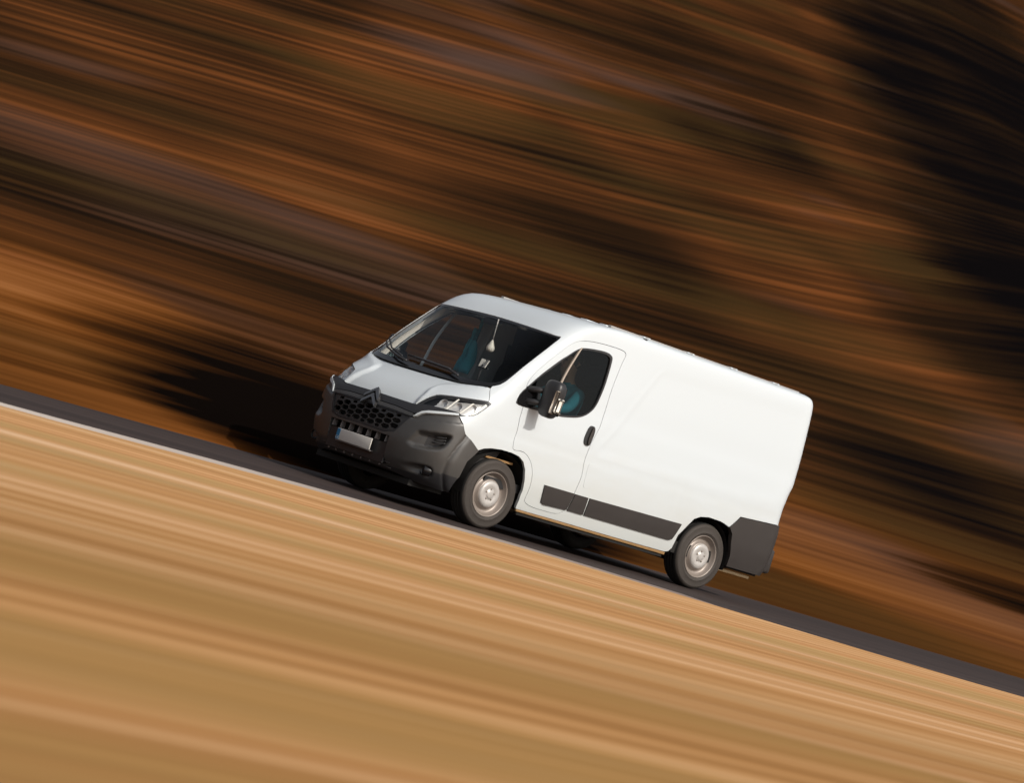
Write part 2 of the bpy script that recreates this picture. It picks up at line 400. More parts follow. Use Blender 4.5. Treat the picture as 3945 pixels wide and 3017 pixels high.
SEATM = pmat('seat_cloth_black', (.014, .014, .016), .95, wear=.3, bump=.3)
TEAL = pmat('teal_cloth', (.025, .21, .27), .9, wear=.2, scale=24, bump=.3)
LAMPG = glass_mat('clear_lamp_lens', (.96, .97, .97), .02, 1.45)
WSG = glass_mat('windscreen_glass', (.80, .815, .81), .015, 1.25)
SIDEG = glass_mat('side_window_glass', (.47, .54, .54), .015, 1.35)
PLATEW = pmat('plate_white', (.62, .60, .56), .5, wear=.06, scale=60)
PLATEB = pmat('plate_blue', (.02, .17, .34), .45, wear=.05)
AMBER_GLOW = pmat('amber_glow_lens', (.75, .30, .05), .25, wear=.1)
LAMPW = pmat('lamp_white', (.82, .80, .74), .2, wear=.04)

van = empty('van'); tag(van, 'white panel van with black bumper driving along the asphalt road', 'van')
GAP = .0045
# body shell with door openings
body_half = [(-1, .875), (-.9275, .842)] + R_ARCH + [(-.80, .286), (-.72, .283), (-.65, .284), (-.60, .281)] + F_ARCH + BUMP_R + \
    [(-.3978, .9803), (-.4178, .9977), (-.4304, 1.0278), (-.4367, 1.0899), (-.4344, 1.144), (-.427, 1.1615), (-.4008, 1.1704), (-.3952, 1.183), (-.3129, 1.2969)] + WSE + WST
outl = CH(full(body_half)) + [chart(1, 2.6), chart(-1, 2.6)]
door_o = chaikin(CH(DOOR), 2)
panel('body', outl, WHITE, van, holes=[door_o, mir(door_o)], res=.045, lip=.03)
win = chaikin(CH(WINDOW), 2)
div_top, div_bot = chart(-.5069, 1.93), chart(-.5560, 1.24)
for side in (-1, 1):
    sd_ = (lambda p: p) if side < 0 else mir
    door = panel('door', sd_(inset(door_o, GAP)), WHITE, van, holes=[sd_(win)], res=.035, lip=.03)
    panel('window_seal', sd_(inset(win, -.004)), BLACKP, door, holes=[sd_(inset(win, .016))], res=.03, lift=.003, lip=.02)
    panel('window_glass', sd_(inset(win, .006)), SIDEG, door, res=.06, lift=-.012, lip=0)
    du = side * -1
    dv = [(div_top[0] - .012, div_top[1]), (div_top[0] + .012, div_top[1]), (div_bot[0] + .012, div_bot[1]), (div_bot[0] - .012, div_bot[1])]
    panel('window_divider', sd_(dv), pmat('divider_trim', (.36, .31, .26), .4) if side < 0 else WHITE, door, res=.03, lift=.004 if side < 0 else -.03, lip=.02)
    hq = CH([(-.6400, 1.055), (-.6237, 1.252), (-.6362, 1.252), (-.6525, 1.055)]); hd = rquad(hq, .22)
    hb = panel('handle', sd_(hd), BLACKP, door, res=.02, lift=.010, lip=.02)
    panel('handle_grip', sd_(rquad(shrink([(hq[0][0] * .62 + hq[3][0] * .38, hq[0][1]), (hq[1][0] * .62 + hq[2][0] * .38, hq[1][1]), (hq[1][0] * .22 + hq[2][0] * .78, hq[2][1]), (hq[0][0] * .22 + hq[3][0] * .78, hq[3][1])], .86), .25)), MOULD, hb, res=.02, lift=.026, lip=.012)
fl_ = CH([(-.6664, .905), (-.6802, .9145), (-.6811, .665), (-.6680, .660)])
panel('fuel_flap', rquad(fl_, .10), WHITE, van, res=.03, lift=.002, lip=.002)
panel('hood', inset(CH(full([(0, .9475), (-.0434, .9455), (-.1153, .9455)] + HEADL[:9] + [(-.3952, 1.183), (-.3129, 1.2969)] + WSB)), .004), WHITE, van, res=.02, lip=.03)
# windscreen, its black surround and the wiper cowl
ws_out = chaikin(CH(full([(0, 1.2655)] + WSB[::-1][1:] + WSE + WST)), 1)
ws_in = CH(full([(0, 1.315), (-.10, 1.32), (-.19, 1.332), (-.25, 1.347), (-.30, 1.375), (-.322, 1.42), (-.336, 1.52), (-.342, 1.66), (-.343, 1.816), (-.341, 1.925), (-.325, 1.945), (-.29, 1.945), (-.1236, 1.952), (0, 1.962)]))
ws_in = chaikin(ws_in, 1)
sur = panel('windscreen_surround', inset(ws_out, .004), GLOSSB, van, holes=[ws_in], res=.03, lift=-.004, lip=.03, emb=False)
panel('windscreen', inset(ws_in, -.002), WSG, van, res=.06, lift=-.007, lip=0, emb=False)
def on(s, v, h=0.0): return P0(s, v) + nrm(s, v) * h
wp = MB(); wp.tube([on(s_y(y, v), v, .03) for y, v in ((-.55, 1.30), (-.35, 1.335), (-.05, 1.345), (.18, 1.35))], [.013, .012, .010, .008]).tube([on(s_y(y, v), v, .022) for y, v in ((-.36, 1.345), (-.05, 1.358), (.30, 1.362))], .009)
wp.build('wiper', BLACKP, sur)
wp = MB(); wp.tube([on(s_y(y, v), v, .03) for y, v in ((.20, 1.295), (.40, 1.32), (.66, 1.37), (.80, 1.43))], [.013, .012, .010, .008]).tube([on(s_y(y, v), v, .022) for y, v in ((.35, 1.335), (.62, 1.385), (.83, 1.47))], .009)
wp.build('wiper', BLACKP, sur)
# front end: dark core behind the openings, bumper, grille, bars, emblem
core_h = [(0, .99), (-.3, 1.10), (-.42, 1.08), (-.43, .95), (-.44, .75), (-.40, .30), (-.13, .30), (0, .30)]
panel('front_core', CH(full(core_h)), UNDER, van, res=.08, lift=-.13, lip=0, emb=False)
EMB.append(bump_emb)
bump_half = [(0, .617), (-.0644, .612), (-.1046, .636), (-.1110, .660), (-.1400, .812), (-.1488, .8245), (-.1593, .8395), (-.1733, .8695), (-.1903, .8911), (-.2331, .9121), (-.3012, .9415), (-.3488, .960), (-.3542, .9581), (-.4064, .8956), (-.4386, .8169), (-.4488, .804), (-.4721, .7765), (-.5015, .7022),
             (-.4981, .6565), (-.4831, .5768), (-.4763, .4794), (-.4713, .4209), (-.44, .33), (-.410, .250), (-.3846, .242), (-.2412, .2485), (-.1423, .2789), (-.06, .285), (0, .285)]
intake = CH(full([(0, .592), (-.0954, .590), (-.0953, .5392), (-.102, .3875), (-.113, .325), (-.06, .322), (0, .322)]))
_vp = [(-a, b) for a, b in inset(CH(VENT), .022)]
def skirt(UV): return (inside(np.abs(UV[:, 0]), UV[:, 1], _vp) & (np.abs(UV[:, 0]) > U(.66))) | (UV[:, 1] < np.interp(np.abs(UV[:, 0]), [0, U(.75), U(.917), U(1.065), U(1.25)], [.30, .335, .397, .405, .416]))
bumper = panel('front_bumper', CH(full(bump_half)), [GREYP, BLACKP], van, holes=[intake], res=.016, lip=.05, matfun=skirt)
EMB.pop()
for m in (lambda p: p, mir):
    panel('bumper_trim', m(inset(CH(STRIP), .001)), WHITE, van, res=.02, lift=.012, lip=.03, emb=False)
# lamps
for side in (-1, 1):
    m = (lambda p: p) if side < 0 else mir
    hl = chaikin(CH(HEADL), 1)
    rf = panel('headlight', m(inset(hl, .004)), [GLOSSB, SILVER], van, res=.025, lift=-.055, lip=.0, emb=False, matfun=lambda UV: np.abs(UV[:, 0]) > U(.47))
    for (s, v, r) in ((-.205, 1.055, .050), (-.285, 1.066, .046), (-.375, 1.085, .036)):
        p = on(s * -side, v, -.045); q = (nrm(s * -side, v) + Vector((-.9, 0, 0))).normalized().to_track_quat('Y', 'Z').to_matrix().to_4x4()
        q.translation = p
        bm_ = MB().lathe([(0.001, -.05), (r * .45, -.045), (r * .8, -.02), (r, .004), (r * 1.04, .003)], 20, q)
        bw = bm_.build('lamp_bowl', SILVER, rf)
    for s0, s1 in ((-.240, -.247), (-.330, -.340), (-.402, -.410)):
        rb = MB()
        a0, a1, b0, b1 = on(s0 * -side, .995, -.05), on(s1 * -side, .995, -.05), on(s0 * -side - .01 * -side, 1.12, -.02), on(s1 * -side - .01 * -side, 1.12, -.02)
        n_ = nrm(s0 * -side, 1.05) * .008
        rb.add([a0, a1, b1, b0, a0 + n_, a1 + n_, b1 + n_, b0 + n_], [(0, 1, 2, 3), (4, 5, 6, 7), (0, 1, 5, 4), (1, 2, 6, 5), (2, 3, 7, 6), (3, 0, 4, 7)]).build('reflector_rib', LAMPW, rf)
    rb = MB().tube([on(s * -side, v, -.03) for s, v in ((-.405, .995), (-.42, 1.03), (-.425, 1.09), (-.418, 1.14))], .034 if side > 0 else .016); rb.build('indicator', AMBER_GLOW if side > 0 else LAMPW, rf)  # far tube thicker and amber: its sunlit glow is put into the colour
    panel('headlight_lens', m(inset(hl, .003)), LAMPG, rf, res=.04, lift=-.003, lip=.0, emb=False)
    panel('lens_rim', m(inset(hl, .001)), BLACKP, rf, holes=[m(inset(hl, .009))], res=.03, lift=-.004, lip=.03, emb=False)
    fp = on(-.2914 * -side, .371, -.028); q = (Vector((-1, -side * -.35 * -1, 0))).normalized().to_track_quat('Y', 'Z').to_matrix().to_4x4(); q.translation = fp
    fg = MB().lathe([(.052, -.05), (.052, .022), (.046, .028), (.043, .016)], 24, q).build('fog_light', GLOSSB, bumper)
    MB().lathe([(.0005, .012), (.02, .014), (.043, .010)], 20, q).build('fog_lens', pmat('fog_lens', (.10, .10, .11), .1, metal=.6), fg)
    for k in range(3):
        v0 = .655 + .028 * k
        sl = MB().tube([on(s * -side, v0 + (abs(s) - .3) * .35, -.045) for s in (-.29, -.31, -.33, -.35, -.362 + .004 * k)], .007, 6); sl.build('vent_louvre', BLACKP, bumper)
# grille with its cells, bars and chevron emblem
g_out = CH(full([(0, .838), (-.0102, .838), (-.1385, .832), (-.1370, .805), (-.1080, .655), (-.1020, .640), (-.0644, .622), (0, .623)]))
cells = []
gi = inset(g_out, .012)
for c_ in range(-7, 8):
    for r_ in range(-1, 6):
        y = c_ * .108; v = .640 + r_ * .054 + (.027 if c_ % 2 else 0)
        for k_ in (1, .6):
            for dx_, dy_ in ((0, 0), (.02, 0), (-.02, 0), (0, .012), (0, -.012)):
                if k_ == 1 and (dx_ or dy_): continue
                cell = [chart(s_y(max(-.95, min(.95, y + dx_ + dx * k_)), v), v + dy_ + dy * k_) for dx, dy in ((.060, 0), (.037, .0225), (-.037, .0225), (-.060, 0), (-.037, -.0225), (.037, -.0225))]
                if inside(np.array([p[0] for p in cell]), np.array([p[1] for p in cell]), gi).all(): break
            else: continue
            cells.append(cell); break
gr = panel('grille', g_out, pmat('grille_grey', (.030, .029, .029), .4, wear=.15), van, holes=cells, res=.03, lift=-.014, lip=.03, emb=False)
panel('grille_frame', inset(g_out, -.004), BLACKP, gr, holes=[inset(g_out, .012)], res=.03, lift=-.002, lip=.03, emb=False)
upper = [(0, .9465), (-.0434, .9435), (-.1153, .9435), (-.1229, .9434), (-.148, .9598), (-.2088, .9700), (-.2828, .9800), (-.3390, .9820), (-.3404, .9795), (-.293, .9622), (-.2474, .9442), (-.1956, .921), (-.1703, .896), (-.1572, .864), (-.1400, .862), (-.06, .880), (0, .882)]
gbar = panel('grille_bar', CH(full(upper)), BLACKP, van, res=.02, lift=.002, lip=.04, emb=False)
lower = [(0, .874), (-.06, .872), (-.1400, .856), (-.1480, .830), (-.137, .826), (-.06, .836), (0, .838)]
panel('grille_bar', CH(full(lower)), GREYP, van, res=.02, lift=.004, lip=.04, emb=False)
def chevron(z0, t, hw, ap):
    p = [(0, z0), (-hw, z0 - ap), (-hw, z0 - ap - t * .8), (0, z0 - t)]
    f = [(y, z) for y, z in p] + [(-y, z) for y, z in p[::-1] if y]
    return [chart(s_y(y, v), v) for y, v in f]
em = panel('emblem', chevron(.978, .040, .105, .085), DARKC, van, res=.02, lift=.034, lip=.04, emb=False)
panel('emblem', chevron(.918, .040, .105, .085), DARKC, van, res=.02, lift=.030, lip=.04, emb=False)
# lower intake: fins, plate carrier, bars
pb = on(0, .45).x
MB().box((pb + .03, -.43, .325), (pb + .05, .43, .515)).build('plate_carrier', BLACKP, van)
for k in range(7):
    y = .40 - k * .133; p = on(s_y(y, .555), .555)
    f = MB(); f.add([(p.x + .004, y - .006, .523), (p.x + .004, y + .006, .523), (p.x + .012, y + .003, .592), (p.x + .012, y - .003, .592), (p.x + .06, y - .008, .523), (p.x + .06, y + .008, .523), (p.x + .06, y + .004, .592), (p.x + .06, y - .004, .592)],
                    [(0, 1, 2, 3), (4, 7, 6, 5), (0, 3, 7, 4), (1, 5, 6, 2), (3, 2, 6, 7), (0, 4, 5, 1)])
    f.build('intake_fin', pmat('fin_grey', (.16, .15, .15), .4) if k == 0 else bpy.data.materials['fin_grey'], bumper)
for z in (.345, .300):
    MB().tube([on(s_y(y, z), z, -.002) for y in np.linspace(-.50, .52, 15)], .008, 6).build('intake_bar', MOULD, bumper)
for k in range(7):
    y = .42 - k * .13; p = on(s_y(y, .3), .31, 0)
    MB().box((p.x - .010, y - .007, .300), (p.x + .03, y + .007, .322)).build('intake_tick', bpy.data.materials['fin_grey'], bumper)
bar_end = on(s_y(.56, .36), .36, .002)
MB().box((pb - .012, -.262, .392), (pb + .028, .262, .404), bev=.003).build('plate_holder', bpy.data.materials['fin_grey'], van)
pl_ = MB().box((pb - .022, -.26, .405), (pb - .012, .26, .515), bev=.003).build('number_plate', PLATEW, van)
MB().box((pb - .0245, .213, .409), (pb - .021, .257, .511)).build('country_band', PLATEB, pl_)
tc = bpy.data.curves.new('country_code', 'FONT'); tc.body = 'CZ'; tc.size = .034; tc.align_x = 'CENTER'; tc.extrude = .0004
to = bpy.data.objects.new('lettering', tc); COL.objects.link(to); dg = bpy.context.evaluated_depsgraph_get(); dg.update()
tm_ = bpy.data.meshes.new_from_object(to.evaluated_get(dg)); bpy.data.objects.remove(to); tm_.materials.clear(); to = link('country_code', tm_, PLATEW, pl_)
to.matrix_world = Matrix(((0, 0, -1, pb - .0255), (-1, 0, 0, .235), (0, 1, 0, .418), (0, 0, 0, 1)))
# flank mouldings, rear bumper corners, sills
ML = [[(-.6115, .578), (-.6591, .5791), (-.6551, .4064), (-.6189, .3945), (-.6145, .4125)],
      [(-.6606, .578), (-.681, .5790), (-.6819, .4063), (-.6570, .4059)],
      [(-.6839, .5790), (-.8357, .5981), (-.8296, .4282), (-.8252, .411), (-.6841, .407)]]
for m in (lambda p: p, mir):
    for q in ML: panel('side_moulding', m(CH(q)), MOULD, van, res=.05, lift=.014, lip=.02, emb=False)
    rbp = [(-.9128, .709), (-.9275, .836), (-1, .868), (-1, .33), (-.99, .325), (-.9336, .325), (-.9290, .45), (-.923, .5551), (-.9197, .6527)]
    panel('rear_bumper', m(CH(rbp)), MOULD, van, res=.04, lift=.016, lip=.05, emb=False)
rb = MB()
for sgn in (-1,):
    rb.box((4.87, -.97, .36), (5.00, .97, .62), bev=.03)
rb.build('rear_bumper', MOULD, van)
# rear doors: profiled leaf each, swelling below the handle line
def leaf(y0, y1):
    b = MB(); vs = []; fs = []; vv = [.62, .75, .9, 1.05, 1.2, 1.3, 1.38, 1.6, 1.8, 2.0, 2.12, 2.2]; ny = 9
    for v in vv:
        x = prof(v)[5]; Wv = prof(v)[1] - .045
        for j in range(ny):
            y = y0 + (y1 - y0) * j / (ny - 1); y = max(-Wv, min(Wv, y)); vs.append((x - .006 + .02 * (1 - (y / Wv) ** 2), y, prof(v)[0]))
    for i in range(len(vv) - 1):
        for j in range(ny - 1): fs.append((i * ny + j, i * ny + j + 1, (i + 1) * ny + j + 1, (i + 1) * ny + j))
    return b.add(vs, fs, True)
for y0, y1 in ((-1.0, -.004), (.004, 1.0)):
    d_ = leaf(y0, y1).build('rear_door', WHITE, van); so = d_.modifiers.new('thickness', 'SOLIDIFY'); so.thickness = .03
for sg in (-1, 1):
    MB().box((1.33, sg * .955 - .02, .255), (3.44, sg * .955 + .012, .283), bev=.004).build('sill_flange', BOUNCE_TAN, van)
    MB().box((1.36, sg * .93 - .03, .225), (3.42, sg * .93 + .02, .250), bev=.004).build('sill_flange', UNDER, van)
# underbody
MB().box((.25, -.78, .26), (.62, .78, .40)).build('underbody', UNDER, van)
MB().box((1.34, -.93, .30), (4.85, .93, .42)).build('underbody', UNDER, van)
MB().box((.16, -.70, .20), (.60, .70, .255)).build('under_tray', UNDER, van)
MB().box((.62, -.55, .24), (1.34, .55, .95)).build('engine_bay', UNDER, van)
MB().box((3.60, -.62, .30), (4.35, .62, .75)).build('wheel_well', UNDER, van)
MB().prism([(2.55, .30), (4.75, .30), (4.4, .245), (3.95, .20), (3.1, .225)], -.66, -.58).build('leaf_spring', UNDER, van)
MB().prism([(2.55, .30), (4.75, .30), (4.4, .245), (3.95, .20), (3.1, .225)], .58, .66).build('leaf_spring', UNDER, van)
MB().tube([(3.948, -.72, .30), (3.948, .72, .30)], .055, 12).build('axle', UNDER, van)
MB().tube([(1.4, .2, .25), (2.4, .25, .23), (2.6, -.45, .235), (3.0, -.55, .245)], .035, 10).build('exhaust', pmat('exhaust_steel', (.30, .25, .20), .45, metal=.6), van)
MB().box((2.62, -.60, .20), (2.78, -.50, .255), bev=.02).build('spring_hanger', bpy.data.materials['exhaust_steel'], van)
MB().box((4.30, -.90, .255), (4.80, -.70, .285), bev=.005).build('rear_step', pmat('tan_step', (.50, .36, .20), .5), van)
# arch liners: half barrels above each wheel
def liner(x0, z0, r, y0, y1):
    b = MB(); vs = []; fs = []; n = 20
    for k in range(n + 1):
        a = -.15 + (math.pi + .3) * k / n
        vs += [(x0 + r * math.cos(a), y0, z0 + r * math.sin(a)), (x0 + r * math.cos(a), y1, z0 + r * math.sin(a))]
    for k in range(n): fs.append((2 * k, 2 * k + 1, 2 * k + 3, 2 * k + 2))
    return b.add(vs, fs, True)
for sg in (-1, 1):
    liner(.965, .35, .405, sg * .985, sg * .55).build('arch_liner', UNDER, van)
    liner(3.90, .33, .405, sg * .985, sg * .60).build('arch_liner', UNDER, van)
    MB().box((.80, sg * .87 - .05, .665), (1.16, sg * .87 + .05, .685), Matrix.Rotation(0, 4, 'X')).build('arch_bracket', BOUNCE_TAN, van)
# wheels
def make_wheel():
    prof_r = [(.150, -.055), (.205, -.020), (.214, -.012), (.218, -.022), (.212, -.04), (.206, -.07), (.200, -.16), (.214, -.20)]
    face = [(.001, -.018), (.052, -.018), (.056, -.024), (.066, -.030), (.072, -.034), (.10, -.030), (.128, -.030), (.140, -.040), (.150, -.062), (.168, -.066), (.188, -.054), (.200, -.030), (.207, -.018)]
    wl = MB().lathe(face + [(.214, -.008), (.218, -.014), (.216, -.03), (.205, -.06), (.198, -.19)], 56).build('wheel', STEEL, None)
    t_ = [(.205, -.200), (.225, -.214), (.27, -.222), (.310, -.214), (.332, -.196), (.338, -.18), (.339, -.158), (.331, -.156), (.331, -.148), (.340, -.146), (.340, -.122), (.331, -.120), (.331, -.110), (.340, -.108), (.340, -.084), (.331, -.082), (.331, -.074), (.339, -.072), (.337, -.048), (.330, -.030), (.322, -.018), (.312, -.012), (.308, -.009), (.302, -.010), (.275, -.004), (.250, -.005), (.246, -.002), (.240, -.006), (.224, -.012), (.212, -.020), (.205, -.03)]
    ty = MB().lathe(t_, 72); to_ = ty.build('tyre', [RUBBER, TREAD], wl)
    me = to_.data
    for p in me.polygons:
        if math.hypot(p.center.x, p.center.z) > .327 and p.center.y < -.024: p.material_index = 1
    MB().lathe([(.001, -.004), (.030, -.004), (.040, -.008), (.046, -.016), (.060, -.017), (.072, -.012), (.096, -.010), (.116, -.014), (.128, -.026), (.130, -.034)], 56).build('hub_cap', CAPM, wl)
    for k in range(5):
        a = 2 * math.pi * k / 5 + .3
        mt = Matrix.Translation((.054 * math.cos(a), -.014, .054 * math.sin(a)))
        MB().lathe([(.0005, .006), (.009, .005), (.011, 0)], 8, mt).build('wheel_nut', STEEL, wl)
    return wl
w0 = make_wheel(); w0.parent = van
# the lathe's outer face looks along -t; it is built with t=0 outermost
for m_ in [w0.data] + [k.data for k in w0.children]:
    for vtx in m_.vertices: vtx.co.y = -vtx.co.y
    m_.flip_normals()
for i, (x, sg) in enumerate(((.948, -1), (3.948, -1), (.948, 1), (3.948, 1))):
    o = w0 if i == 0 else copy_tree(w0, van)
    o.location = (x, sg * .985, .340); o.rotation_euler = (0, 0, 0 if sg < 0 else math.pi)
# mirrors
for sg in (-1, 1):
    b = MB()
    mt = Matrix.Translation((1.135, sg * 1.195, 1.372)) @ Matrix.Rotation(sg * -.10, 4, 'Z') @ Matrix.Rotation(R(4), 4, 'X')
    bm = bmesh.new(); bmesh.ops.create_cube(bm, size=1); bmesh.ops.subdivide_edges(bm, edges=bm.edges[:], cuts=5, use_grid_fill=True)
    for vtx in bm.verts:
        c = vtx.co * 2; e = (abs(c.x) ** 4 + abs(c.y) ** 4 + abs(c.z) ** 4) ** .25; c = c / e
        t = .5 + .5 * c.z; wy = .108 * (.88 + .12 * t)
        vtx.co = Vector((.075 * c.x * (1 if c.x > 0 else .95), wy * c.y, .182 * c.z))
    bm.verts.index_update()
    b.add([v.co.copy() for v in bm.verts], [[v.index for v in f.verts] for f in bm.faces], True, mt); bm.free()
    mo = b.build('mirror', BLACKP, van)
    MB().box((.062, -.085, -.14), (.074, .085, .14), mt, .01).build('mirror_glass', GLOSSB, mo)
    MB().box((-.03, sg * .100, -.100), (.030, sg * .115, .02), mt, .012).build('mirror_indicator', LAMPW, mo)
    MB().box((-.065, sg * .080, -.12), (-.050, sg * .104, .09), mt, .008).build('mirror_trim', bpy.data.materials['divider_trim'], mo)
    for z in (1.30, 1.42):
        MB().tube([(.985, sg * .985, z - .02), (1.06, sg * 1.06, z), (1.12, sg * 1.13, z + .01)], [.034, .03, .03], 10).build('mirror_arm', BLACKP, mo)
    q = chaikin(CH([(-.506, 1.232), (-.499, 1.285), (-.4965, 1.345), (-.4975, 1.44), (-.523, 1.40), (-.532, 1.236)]), 1)
    panel('mirror_base', q if sg < 0 else mir(q), GLOSSB, mo, res=.03, lift=.012, lip=.02, emb=False)
# roof ribs, gutters and roof-rack mounts
def roofz(y, x):
    lo, hi = 2.16, 2.6
    for _ in range(30):
        mid = (lo + hi) / 2
        if prof(mid)[1] > abs(y): lo = mid
        else: hi = mid
    return prof(lo)[0]
for y in (-.55, -.28, 0, .28, .55):
    z = roofz(y, 3); MB().box((2.35, y - .05, z - .02), (4.70, y + .05, z + .012), bev=.008).build('roof_rib', WHITE, van)
for sg in (-1, 1):
    z = roofz(.80, 3)
    MB().box((1.95, sg * .80 - .022, z - .012), (4.78, sg * .80 + .022, z + .010), bev=.005).build('roof_gutter', pmat('gutter_sealant', (.28, .27, .26), .6) if sg < 0 else bpy.data.materials['gutter_sealant'], van)
    for x in (2.45, 3.10, 3.75, 4.40):
        mt = MB().box((x - .05, sg * .80 - .035, z), (x + .05, sg * .80 + .035, z + .014), bev=.004).build('roof_mount', WHITE, van)
        MB().box((x - .022, sg * .80 - .037, z + .006), (x + .022, sg * .80 + .037, z + .016)).build('mount_cap', bpy.data.materials['gutter_sealant'], mt)
# cab interior
TRIM = pmat('pale_pillar_trim', (.74, .70, .64), .7, wear=.05)
for m in (lambda p: p, mir):
    panel('pillar_trim', m(CH([(-.37, 1.32), (-.362, 1.41), (-.370, 1.66), (-.372, 1.93), (-.40, 1.96), (-.46, 1.96), (-.490, 1.88), (-.485, 1.74), (-.482, 1.56), (-.482, 1.40), (-.478, 1.30), (-.44, 1.26)])), TRIM, van, res=.05, lift=-.045, lip=0, emb=False)
MB().box((2.36, -.955, .32), (2.40, .955, 1.80)).build('bulkhead', DARKT, van)
MB().box((2.36, -.90, 1.80), (2.40, .90, 2.22)).build('bulkhead', DARKT, van)
MB().box((.85, -.94, .42), (2.36, .94, .50)).build('cab_floor', DARKT, van)
hl_h = [(0, 1.995), (-.30, 1.985), (-.36, 1.99), (-.44, 2.02), (-.60, 2.05)]
panel('headliner', CH([(-.60, 2.06)] + [p for p in hl_h[::-1][1:]] + [(-a, b) for a, b in hl_h[1:-1]] + [(.60, 2.06), (.60, 2.58), (-.60, 2.58)]), pmat('headliner_grey', (.50, .48, .45), .9), van, res=.07, lift=-.045, lip=0, emb=False)
dash = MB().prism([(.60, 1.235), (.80, 1.285), (.98, 1.275), (1.08, 1.20), (1.10, .95), (.90, .55), (.75, .55), (.62, 1.0)], -.90, .90).build('dashboard', DARKT, van); bevel(dash, .03, 3)
MB().prism([(.86, 1.275), (.98, 1.32), (1.08, 1.30), (1.10, 1.20)], -.62, -.22).build('instrument_hood', DARKT, van)
sw = MB(); ring = [Vector((1.22 + .10 * math.sin(a), -.45 + .20 * math.cos(a), 1.20 + .17 * math.sin(a) - .0)) for a in np.linspace(0, 2 * math.pi, 33)]
sw.tube(ring, .016, 8, False).tube([(1.22, -.65, 1.20), (1.20, -.45, 1.19), (1.22, -.25, 1.20)], .018).tube([(1.20, -.45, 1.19), (1.05, -.45, 1.10)], .035)
sw.build('steering_wheel', DARKT, van)
for y, wd in ((-.47, .25), (.18, .24), (.62, .22)):
    s_ = MB().box((1.62, y - wd, .82), (2.14, y + wd, .98), bev=.05).build('seat', SEATM, van)
    mt = Matrix.Translation((2.12, y, .95)) @ Matrix.Rotation(R(12), 4, 'Y')
    MB().box((-.06, -wd + .01, 0), (.07, wd - .01, .66), mt, .05).build('seat_back', SEATM, s_)
    MB().box((-.04, -.13, .70), (.05, .13, .90), mt, .04).build('headrest', SEATM, s_)
    MB().box((1.66, y - wd + .04, .50), (2.10, y + wd - .04, .82)).build('seat_base', DARKT, s_)
MB().box((1.185, -.11, 1.90), (1.215, .13, 1.965), bev=.02).build('rear_view_mirror', DARKT, van)
# ------------------------------------------------------------------ things carried in the cab
orn = empty('air_freshener', (1.13, -.16, 1.62)); tag(orn, 'pale drop-shaped air freshener hanging on a cord behind the windscreen', 'air freshener')
def at(o, parent, loc):
    o.parent = parent; o.matrix_parent_inverse = Matrix.Identity(4); o.location = Vector(loc) - Vector(parent.location); return o
MB().lathe([(.001, .065), (.012, .05), (.024, .022), (.040, -.012), (.042, -.035), (.030, -.055), (.001, -.062)], 18, Matrix.Rotation(R(90), 4, 'X')).build('bottle', pmat('pale_bottle', (.70, .67, .60), .4), None)
at(bpy.data.objects['bottle'], orn, (1.13, -.16, 1.70))
b_ = MB().tube([(0, 0, 0), (.006, .012, .10), (.01, .02, .21)], .006, 6).build('cord', pmat('grey_cord', (.35, .34, .33), .8), None); at(b_, orn, (1.13, -.16, 1.76))
jk = MB(); jv = []
for i in range(11):
    t = i / 10; z = 1.38 + .46 * t; hw = .075 * (1 - t) + .016
    for j in range(7):
        a = j / 6 - .5; jv.append((1.66 + .03 * math.sin(j * 2.1 + i * .5) - .03 * (1 - 4 * a * a), .715 - .07 * t + 2 * hw * a, z))
jk.add(jv, [(i * 7 + j, i * 7 + j + 1, (i + 1) * 7 + j + 1, (i + 1) * 7 + j) for i in range(10) for j in range(6)], True)
jk.tube([(1.645, .645, 1.82), (1.66, .65, 1.92), (1.68, .66, 2.10)], .010, 6)
jo = jk.build('jacket', pmat('bright_teal_cloth', (.04, .27, .34), .9, wear=.2, scale=24), None); tag(jo, 'teal jacket hanging in the cab beside the far side window', 'jacket'); so = jo.modifiers.new('thickness', 'SOLIDIFY'); so.thickness = .03
MB().tube([(.93, -.33, 1.27), (.95, -.33, 1.50)], .012, 8).box((.955, -.40, 1.465), (.975, -.26, 1.485)).build('document_holder', DARKT, van)
for k, (x, y, rz, lb) in enumerate(((.945, -.305, .35, 'white paper slip in the holder on the dashboard, nearer the far side'), (.935, -.36, -.25, 'cream folded paper in the dashboard holder, nearer the driver'))):
    mt = Matrix.Translation((x, y, 1.475)) @ Matrix.Rotation(rz, 4, 'Z') @ Matrix.Rotation(R(20), 4, 'Y')
    o = MB().add([(0, -.022, 0), (0, .022, 0), (0, .022, .085), (0, -.022, .085), (.012, -.02, .003), (.012, .02, .003), (.012, .02, .08), (.012, -.02, .08)], [(0, 1, 2, 3), (4, 5, 6, 7), (0, 1, 5, 4), (1, 2, 6, 5), (2, 3, 7, 6), (3, 0, 4, 7)], False, mt).build('paper', PLATEW, None)
    tag(o, lb, 'paper')
